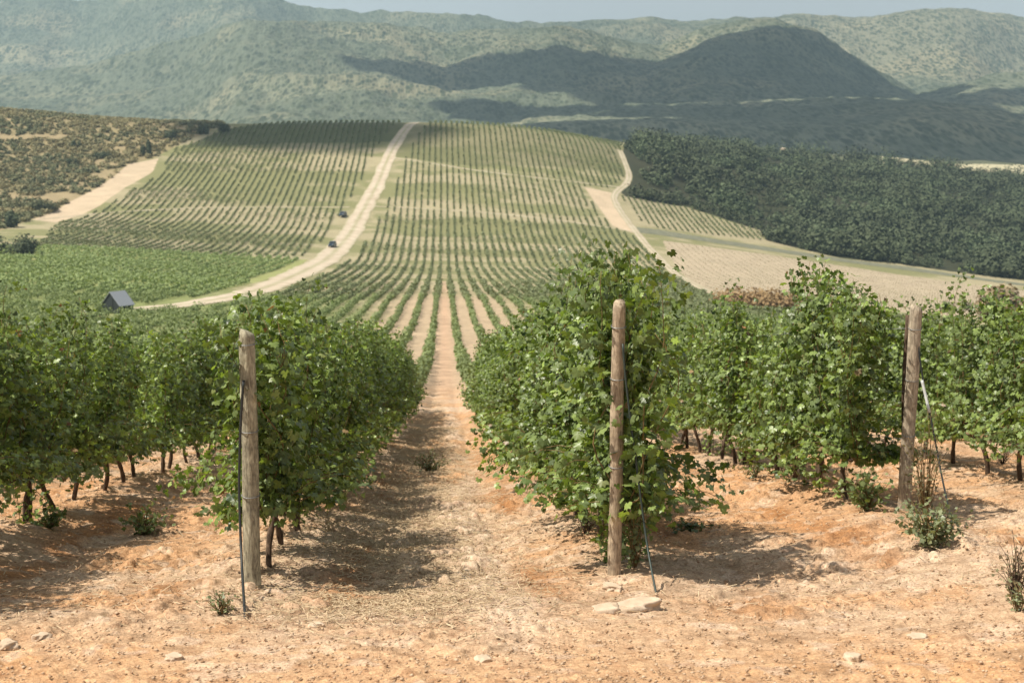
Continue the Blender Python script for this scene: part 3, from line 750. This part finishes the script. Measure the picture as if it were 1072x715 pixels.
def bush(px, py, wpx, hpx, cA, cB, label, group=None, n=900, mat=None, name='bush', Yfix=None):
    x, y = G(px, py) if Yfix is None else (float(ray(px, py)[0]) * Yfix, Yfix)
    hw = wpx / 2 / F * y; hh = hpx / 2 / F * y; z = float(H(x, y))
    r = np.random.default_rng(int(px * 7 + py)); root = empty(name, (x, y, z)); tag(root, label, 'bush', group)
    # lobes
    nl = max(3, int(wpx / max(hpx, 1) * 3)); lx = r.uniform(-.75, .75, nl) * hw; lz = r.uniform(.15, .75, nl) * hh
    lob = cluster(lx, r.uniform(-.3, .3, nl) * hw, lz * 0, hw * .42, hw * .4, hh * r.uniform(.6, 1.0, nl), 0, n // nl, max(hh * .16, .05), cA, cB, int(px), '', None)
    mesh_np('foliage', lob[0], lob[1], mat or m_bush, root, col=lob[2])
    st = [tube(np.array([(q, 0, -.2), (q * 1.2, .05, hh * .6), (q * 1.6, .1, hh * 1.2)]), [.06, .04, .015], 6) for q in np.linspace(-.5, .5, 4) * hw]
    V_, Q_ = merge(st); mesh_np('stem', V_, Q_, m_bark, root, smooth=True)
DK, DK2 = (.018, .03, .016), (.05, .065, .032)
grp = 'dark bushes along the scrub edge'
bush(183, 146, 26, 12, DK, DK2, 'dark round bush, leftmost of those on the crest above the scrub', grp)
bush(214, 141, 16, 11, DK, DK2, 'dark bush on the crest between the other two crest bushes', grp)
bush(234, 139, 17, 11, DK, DK2, 'dark bush on the crest nearest the top vineyard block', grp)
bush(154, 163, 11, 17, DK, DK2, 'tall dark bush at the upper end of the bare dirt strip', grp)
bush(108, 166, 20, 9, DK, DK2, 'low dark bush in the middle of the brown scrub', grp)
bush(72, 172, 22, 9, DK, DK2, 'low blackish bush in the scrub left of the bare dirt strip', grp)
bush(80, 155, 12, 9, DK, DK2, 'small dark bush high in the brown scrub', grp)
bush(6, 238, 24, 22, DK, DK2, 'large dark bush at the left picture edge beside the dirt strip', grp)
bush(18, 268, 54, 26, DK, (.07, .085, .045), 'wide dark green bush at the left edge of the valley field', grp)
bush(48, 222, 34, 18, (.04, .045, .025), (.10, .10, .05), 'rounded olive bush at the lower end of the bare dirt strip', grp)
BR, BR2 = (.17, .08, .035), (.42, .24, .12)
bush(795, 330, 120, 27, BR, BR2, 'reddish brown dry hedge behind the vines right of centre', n=3000, mat=m_dry, name='dry_bush', Yfix=285)
bush(1050, 340, 80, 44, (.20, .12, .07), (.42, .30, .19), 'large tan dry bush behind the vines at the right edge', n=3000, mat=m_dry, name='dry_bush', Yfix=285)
bush(1001, 324, 36, 13, (.05, .04, .025), (.11, .08, .045), 'small dark brown bush on the bare field at right', n=800, Yfix=330)

# ------------------------------------------------------------------ boulder in the wood, hut, vehicles
def rock(name, x, y, sx, sy, sz, rz, seed, label, z=None, group=None, cat='stone', mat=None):
    bm = bmesh.new(); bmesh.ops.create_icosphere(bm, subdivisions=4, radius=1)
    for v_ in bm.verts:
        p = v_.co; k = 1 + .6 * (float(fbm(np.array([p.x * 1.4 + seed * 3.1 + p.z]), np.array([p.y * 1.4 - p.z * .7]), 4, seed)[0]) - .5) * 2
        p = Vector((p.x, p.y, p.z)) * k; p.x = max(-.85, min(.85, p.x)); p.z = max(-.7, min(.62 + .1 * p.x, p.z)); v_.co = Vector((p.x * sx, p.y * sy, p.z * sz))
    o = bm_obj(name, bm, mat or m_stone, smooth=True); o.location = (x, y, (float(H(x, y)) if z is None else z)); o.rotation_euler = (0, 0, rz)
    return tag(o, label, cat, group)
x, y = G(820, 161); rock('boulder', x, y, 3.4, 3, 8.5, .3, 5, 'pale rounded boulder rising out of the dark wood near its crest', cat='boulder')
for px, py, a, b_, c_, sd, lab in [(664,638,.20,.09,.05,11,'long flat pale stone lying right of the brown post foot'),(634,641,.10,.07,.045,12,'rounded pale stone in front of the brown post foot'),(641,618,.075,.06,.04,13,'small pale stone touching the foot of the brown post'),
    (8,678,.06,.05,.04,14,'pale stone at the bottom left picture edge'),(44,669,.05,.04,.03,15,'small pale stone on bare soil at lower left'),(505,691,.06,.045,.02,16,'flat pale stone at the bottom of the central lane'),(892,690,.05,.04,.03,17,'small pale stone on the orange soil at lower right'),
    (752,586,.035,.03,.035,18,'small dark clod at the right end of the vine shadow'),(330,655,.05,.04,.02,19,'flat pale stone right of the lichen-grey post'),(960,668,.06,.05,.02,20,'broad flat stone on the orange soil near the right edge'),(182,690,.05,.04,.025,21,'thin pale stone at the bottom left of the lane')]:
    x, y = G(px, py); rock('stone', x, y, a, b_, c_, {11: .45, 12: .3}.get(sd, sd * .7), sd, lab, z=float(H(x, y)) + c_ * .35)

def boxbm(bm, x0, x1, y0, y1, z0, z1):
    vs = [bm.verts.new((x, y, z)) for x in (x0, x1) for y in (y0, y1) for z in (z0, z1)]
    for f in ((0, 1, 3, 2), (4, 6, 7, 5), (0, 4, 5, 1), (2, 3, 7, 6), (0, 2, 6, 4), (1, 5, 7, 3)): bm.faces.new([vs[i] for i in f])
def hut():
    x, y = G(116, 328); root = empty('hut', (x, y, float(H(x, y)) + .2), R(-33)); tag(root, 'small dark shed with a grey pitched roof at the end of the dirt road', 'shed')
    k = y / F; wv, dv, e, rg = 22 * k / .9, 20 * k, 11 * k * .9, 20 * k
    bm = bmesh.new(); h = wv / 2
    A = [bm.verts.new(p) for p in ((-h, 0, -1), (h, 0, -1), (h, 0, e * .75), (0, 0, rg), (-h, 0, e * .75))]; B = [bm.verts.new(p) for p in ((-h, dv, -1), (h, dv, -1), (h, dv, e * .75), (0, dv, rg), (-h, dv, e * .75))]
    bm.faces.new(A); bm.faces.new(B[::-1])
    for i, j in ((0, 1), (1, 2), (2, 3), (3, 4), (4, 0)): bm.faces.new((A[i], B[i], B[j], A[j]))
    bmesh.ops.recalc_face_normals(bm, faces=bm.faces); bm_obj('wall', bm, m_hutwall, root)
    bm = bmesh.new(); sl = (rg - e * .75) / h
    for sgn in (-1, 1):
        o = .12; p = [(0, -o, rg + .03), (sgn * (h + .2), -o, e * .75 - .2 * sl + .03), (sgn * (h + .2), dv + o, e * .75 - .2 * sl + .03), (0, dv + o, rg + .03)]
        lo = [bm.verts.new(q) for q in p]; hi = [bm.verts.new((q[0], q[1], q[2] + .07)) for q in p]
        bm.faces.new(lo); bm.faces.new(hi[::-1])
        for i in range(4): bm.faces.new((lo[i], lo[(i + 1) % 4], hi[(i + 1) % 4], hi[i]))
    bmesh.ops.recalc_face_normals(bm, faces=bm.faces); bm_obj('roof', bm, m_hutroof, root)
    bm = bmesh.new(); boxbm(bm, -.45, .45, -.05, -.005, -.3, 1.75); bm_obj('door', bm, m_hutwall, root)
hut()
def vehicle(px, py, rz, label):
    x, y = G(px, py); root = empty('vehicle', (x, y, float(H(x, y)) + .14), rz); tag(root, label, 'vehicle', 'vehicles on the dirt road')
    bm = bmesh.new(); boxbm(bm, -.9, .9, -2.2, 2.2, .4, 1.05); bmesh.ops.bevel(bm, geom=list(bm.edges), offset=.1, segments=2); bm_obj('body', bm, m_carb, root)
    bm = bmesh.new(); vs = []
    for z, hx, y0, y1 in ((1.05, .85, -1.3, 2.1), (1.85, .7, -.75, 1.95)): vs += [bm.verts.new(p) for p in ((-hx, y0, z), (hx, y0, z), (hx, y1, z), (-hx, y1, z))]
    for f in ((0, 1, 5, 4), (1, 2, 6, 5), (2, 3, 7, 6), (3, 0, 4, 7), (4, 5, 6, 7)): bm.faces.new([vs[i] for i in f])
    cab = bm_obj('cabin', bm, m_carb, root)
    bm = bmesh.new(); q = [bm.verts.new(p) for p in ((-.72, -1.245, 1.15), (.72, -1.245, 1.15), (.62, -.82, 1.78), (-.62, -.82, 1.78))]; bm.faces.new(q); bmesh.ops.translate(bm, verts=bm.verts, vec=(0, -.02, .01)); bm_obj('windscreen', bm, m_glass, cab)
    for sx in (-1, 1):
        for yy in (-1.35, 1.35):
            V_, Q_ = tube(np.array([(sx * .68, yy, .36), (sx * .93, yy, .36)]), .36, 16); wh = mesh_np('wheel', V_, Q_, m_tyre, root)
            V_, Q_ = tube(np.array([(sx * .92, yy, .36), (sx * .945, yy, .36)]), .2, 12); mesh_np('rim', V_, Q_, m_wire, wh)
        V_, Q_ = tube(np.array([(sx * .65, -2.19, .8), (sx * .65, -2.23, .8)]), .13, 10); mesh_np('headlight', V_, Q_, m_white, root)
vehicle(348, 259, R(-10), 'dark vehicle on the dirt road, the nearer and lower of two')
vehicle(359, 227, R(-14), 'dark blue vehicle higher up the dirt road where a track crosses')

# ------------------------------------------------------------------ posts, wires, hoses
def post(px, py, ht, rad, lean, mat, label, seed, ties, pt):
    x, y = POSTS[pt]; ht = ht * y / F; z = float(H(x, y)); r = np.random.default_rng(seed)
    root = empty('vineyard_post', (x, y, z)); tag(root, label, 'post')
    ns, nz = 28, 60; V = []
    grooves = r.random(ns)
    for j in range(nz):
        q = j / (nz - 1); zz = -.3 + q * (ht + .3)
        for i in range(ns):
            a = 2 * math.pi * i / ns
            k = 1 + .05 * math.sin(a * 2 + seed) + .10 * (float(_h(np.array([i]), np.array([j // 6]), seed)[0]) - .5) * .6 + .08 * (grooves[i] - .5) + .06 * math.sin(zz * 5 + a + seed)
            rd = rad * k * (1.04 - .08 * q) * (1 - .12 * max(0, (q - .985) / .015))
            topz = zz + (.02 * math.cos(a + seed) if j == nz - 1 else 0)
            V.append((rd * math.cos(a) + lean[0] * q, rd * math.sin(a) + lean[1] * q, topz))
    Q = [(j * ns + i, j * ns + (i + 1) % ns, (j + 1) * ns + (i + 1) % ns, (j + 1) * ns + i) for j in range(nz - 1) for i in range(ns)]
    V.append((lean[0], lean[1], ht + .005)); c_ = len(V) - 1; o = (nz - 1) * ns
    Q += [(c_, o + i, o + (i + 1) % ns, o + (i + 2) % ns) for i in range(0, ns, 2)]
    mesh_np('post_body', V, Q, mat, root, smooth=True)
    for tz in ties:
        q = (tz + .3) / (ht + .3); pts = [(lean[0] * q + (rad * 1.1) * math.cos(a), lean[1] * q + rad * 1.1 * math.sin(a), tz + .01 * math.sin(a)) for a in np.linspace(0, 2 * math.pi, 17)]
        V_, Q_ = tube(np.array(pts), .0035, 5, cap=False); mesh_np('wire_tie', V_, Q_, m_wire, root, smooth=True)
    return x, y, z
pL = post(260, 612, 275, .054, (0.0, 0), m_postA, 'thick weathered post with lichen at the end of the left vine row', 3, (1.62, 1.05, .62), 0)
pM = post(643, 600, 294, .046, (0.015, 0), m_postB, 'smooth brown wooden post at the end of the middle vine row', 5, (1.7, 1.35, .75), 1)
pR = post(945, 533, 223, .054, (.06, 0), m_postC, 'grey cracked post leaning slightly right at the end of the right row', 9, (1.66, 1.2, .7), 2)
# second thin post close behind the right one
def thin_post(x, y, h, lab, mat=m_postC, rad=.03):
    z = float(H(x, y)); zz = np.linspace(-.2, h, 12); P_ = np.column_stack([.01 * np.sin(zz * 4), .01 * np.cos(zz * 3), zz]); V_, Q_ = tube(P_, rad, 10)
    o = mesh_np('vineyard_stake', V_, Q_, mat, smooth=True); o.location = (x, y, z); tag(o, lab, 'stake')
thin_post(POSTS[2][0] + .16, POSTS[2][1] + .5, 1.8, 'dark stake standing close behind the grey right post', m_bark, .035)
thin_post(ROW0 + 2 * SP, 17.5, 1.7, 'dark thin stake among the trunks of the row behind the right post', m_bark, .028)
thin_post(ROW0 - SP, 13.1, 1.6, 'dark thin stake among the trunks of the left edge row', m_bark, .028)

def line_obj(name, pts, rad, mat, label, cat, seg=7):
    V_, Q_ = tube(np.array(pts), rad, seg); o = mesh_np(name, V_, Q_, mat, smooth=True); return tag(o, label, cat)
def at(px, py, Yd):
    t, s = ray(px, py); return np.array([float(t) * Yd, Yd, float(s) * Yd])
def bez(ps, n=24):
    ps = np.array(ps); k = np.linspace(0, 1, len(ps)); q = np.linspace(0, 1, n); A = np.column_stack([np.interp(q, k, ps[:, i]) for i in range(3)])
    for _ in range(4): A[1:-1] = (A[:-2] + 2 * A[1:-1] + A[2:]) / 4
    return A
hb = np.array([*G(257, 649), 0.]); hb[2] = float(H(hb[0], hb[1])) - .03
line_obj('drip_hose', bez([at(255, 398, POSTS[0][1] - .09), at(252, 440, POSTS[0][1] - .1), at(250, 510, POSTS[0][1] - .12), at(253, 590, POSTS[0][1] - .25), hb]), .009, m_hose, 'black hose running down the front of the lichen-grey left post to the soil', 'hose')
hb = np.array([*G(688, 622), 0.]); hb[2] = float(H(hb[0], hb[1])) - .03
PM = POSTS[1][1]; mid = at(655, 400, PM - .06)
line_obj('anchor_rod', bez([at(652, 360, PM - .05), mid, at(668, 500, PM - .12), at(677, 570, PM - .2), hb]), .0075, m_green, 'dark green rod slanting from the brown middle post down to the soil', 'anchor rod')
PR = POSTS[2][1]; hb = np.array([*G(1000, 560), 0.]); hb[2] = float(H(hb[0], hb[1])) - .02
an = line_obj('anchor_wire', bez([at(958, 335, PR), at(966, 400, PR - .1), at(975, 440, PR - .2), at(986, 500, PR - .4), hb]), .008, m_hose, 'dark anchor wire slanting down right from the grey right post', 'anchor wire')
line_obj('label_strip', bez([at(965, 398, PR - .12), at(968, 410, PR - .14), at(973, 432, PR - .2)], 8), .013, m_white, 'thin white strip hanging beside the grey right post', 'strip')
for k, ps, nm in ((0, pL, 'left'), (1, pM, 'middle'), (2, pR, 'right')):
    x = ROW0 + SP * k
    for j, (hh, r_) in enumerate(((.62, .0035), (1.05, .0022), (1.62, .0022))):
        ys_ = np.linspace(ps[1] + .05, 46, 40); pts = np.column_stack([np.interp(ys_, [ps[1], ps[1] + 1.5], [ps[0], x]), ys_, H(np.full(40, x), ys_) * 1.0 + hh])
        line_obj('trellis_wire', pts, r_, m_wire, f'{("lowest", "middle", "top")[j]} trellis wire running through the leaves behind the {nm} post', 'wire', 5)

# ------------------------------------------------------------------ weeds and litter
def weed(px, py, wpx, hpx, cA, cB, label, n=160, stems=14, leaf=.018, mat=m_leaf, up=.7):
    x, y = G(px, py); k = y / F; hw = wpx / 2 * k; hh = hpx * k; z = float(H(x, y)); r = np.random.default_rng(int(px + py))
    root = empty('weed', (x, y, z)); tag(root, label, 'weed'); st = []; LPs = []
    for i in range(stems):
        a = r.uniform(0, 2 * math.pi); q = r.uniform(.2, 1); e = np.array([math.cos(a) * hw * q * 1.15, math.sin(a) * hw * q, hh * r.uniform(.3, 1) * (1.1 - .5 * q)])
        m0 = e * .5 + np.array([0, 0, hh * .15]); P_ = np.array([(0, 0, -.02), m0 * .5, m0, e]) + r.normal(0, .01, (4, 3)); P_[0] = (r.normal(0, .004), r.normal(0, .004), -.02)
        st.append(tube(P_, [.004, .003, .0025, .0015], 5))
        for f in r.uniform(.1, 1, max(2, int(n * .55) // stems)): LPs.append(P_[0] * (1 - f) ** 2 + 2 * f * (1 - f) * m0 + f * f * e + r.normal(0, .022, 3))
    V_, Q_ = merge(st); mesh_np('stem', V_, Q_, m_cane if mat is m_leaf else m_bark, root, smooth=True)
    LPs = np.array(LPs); LPs[:, 2] = np.abs(LPs[:, 2]); m2 = len(LPs); t = r.random((m2, 1)); col = np.array(cA) * (1 - t) + np.array(cB) * t
    global rng
    rng = r
    V_, Q_, C_ = leaves(LPs, r.normal(0, .6, (m2, 3)) + (0, 0, up), r.normal(0, 1, (m2, 3)), r.uniform(.6, 1.4, m2) * leaf, col, lo=True)
    mesh_np('leaves', V_, Q_, mat, root, col=C_)
WG, WG2 = (.13, .16, .075), (.30, .33, .18)
weed(975, 572, 90, 62, WG, WG2, 'sprawling green weed at the foot of the grey right post', 1500, 60, .026)
weed(968, 540, 56, 130, (.12, .12, .06), (.26, .24, .14), 'tall wispy weed climbing beside the grey right post', 700, 40, .018)
weed(1062, 630, 50, 85, (.14, .11, .06), (.27, .21, .13), 'dry twiggy weed at the right picture edge', 420, 34, .016, m_dry)
weed(1066, 640, 30, 40, WG, WG2, 'small grey green tuft at the foot of the dry twiggy weed', 200, 20, .016)
weed(232, 642, 44, 34, WG, WG2, 'thin green weed in front of the lichen-grey left post', 260, 24, .014)
weed(450, 494, 44, 26, (.09, .12, .05), (.22, .24, .12), 'green grass tuft in the middle of the central lane', 900, 60, .02)
weed(612, 560, 36, 30, (.12, .12, .06), (.26, .22, .13), 'dry weed left of the foot of the brown post', 200, 26, .014, m_dry)
weed(665, 596, 34, 110, WG, (.20, .24, .10), 'leafy weed standing right of the brown post', 420, 26, .026)
weed(790, 500, 30, 20, WG, WG2, 'small green weed under the row behind the right post', 200, 16, .02)
weed(150, 560, 60, 44, (.08, .13, .04), (.25, .31, .10), 'green shoots at the trunk foot in the left edge row', 500, 30, .03)
weed(52, 553, 40, 30, (.08, .13, .04), (.25, .31, .10), 'low green shoots under the left edge row near the picture edge', 300, 20, .03)
weed(908, 535, 60, 60, (.08, .13, .04), (.25, .31, .10), 'low hanging shoots left of the grey right post foot', 500, 30, .034)
weed(720, 556, 70, 14, (.05, .09, .03), (.12, .17, .06), 'fallen green shoot lying in the shadow right of the brown post', 260, 20, .032)
weed(1050, 486, 40, 40, (.08, .06, .03), (.16, .13, .07), 'brown twigs piled under the vines at the right edge', 60, 30, .012, m_dry)

r5 = np.random.default_rng(71)
def chips(name, n, xr, yr, size, flat, cA, cB, mat, label, dens=None, power=1.6):
    Y = yr[0] + (yr[1] - yr[0]) * r5.random(n) ** power; X = (xr[0] + (xr[1] - xr[0]) * r5.random(n)) * (Y + 2)
    if dens is not None: m_ = r5.random(n) < dens(X, Y); X, Y = X[m_], Y[m_]
    n = len(X); s = size[0] + (size[1] - size[0]) * r5.random(n) ** 3; Z = H(X, Y) + s * .1 + .01
    base_ = np.array([(1, 0, 0), (-.5, .87, 0), (-.5, -.87, 0), (0, 0, .8), (0, 0, -.6)]); 
    V = np.repeat(base_[None], n, 0) * s[:, None, None] * r5.uniform(.6, 1.3, (n, 5, 1)); a = r5.uniform(0, 6.3, n); c_, s_ = np.cos(a)[:, None], np.sin(a)[:, None]
    V = np.stack([V[..., 0] * c_ - V[..., 1] * s_, V[..., 0] * s_ + V[..., 1] * c_, V[..., 2] * flat], -1) + np.stack([X, Y, Z], -1)[:, None]
    T = np.array([(0, 1, 3), (1, 2, 3), (2, 0, 3), (1, 0, 4), (2, 1, 4), (0, 2, 4)]); Q = (T[None] + 5 * np.arange(n)[:, None, None]).reshape(-1, 3)
    t = r5.random((n, 1)); C = np.array(cA) * (1 - t) + np.array(cB) * t
    return tag(mesh_np(name, V.reshape(-1, 3), Q, mat, col=np.repeat(C, 5, 0), smooth=False), label, name.replace('_', ' '), kind='stuff')
m_chip, n, b = new_mat('earth_crumbs', .95, .1); n.links.new(attr(n), b.inputs['Base Color'])
chips('gravel', 60000, (-.42, .52), (5.0, 24), (.003, .018), .7, (.30, .18, .10), (.54, .40, .27), m_chip, 'loose clods and gravel strewn over the bare soil')
def straw():
    n = 42000; Y = 7.2 + 1.6 * r5.random(n) ** .5 + 26 * r5.random(n) ** 1.5; X = np.where(r5.random(n) < .65, -.4 + r5.normal(0, .5, n), (r5.uniform(-.45, .55, n)) * (Y + 2))
    L = r5.uniform(.012, .05, n); a = r5.normal(0, 1.0, n) + (r5.random(n) < .5) * math.pi; el = r5.normal(0, .22, n); Z = H(X, Y) + .022
    d = np.stack([np.cos(a) * np.cos(el), np.sin(a) * np.cos(el), np.sin(el)], -1) * L[:, None]; sd = np.stack([-np.sin(a), np.cos(a), .5 + 0 * a], -1) * .0022
    c_ = np.stack([X, Y, Z], -1); V = np.stack([c_ - d - sd, c_ + d - sd, c_ + d + sd, c_ - d + sd], 1); t = r5.random((n, 1)); C = np.array((.26, .18, .10)) * (1 - t) + np.array((.54, .42, .27)) * t
    tag(mesh_np('dry_straw', V.reshape(-1, 3), np.arange(4 * n).reshape(-1, 4), m_chip, col=np.repeat(C, 4, 0)), 'dry straw litter scattered along the vineyard lanes', 'straw', kind='stuff')
straw()
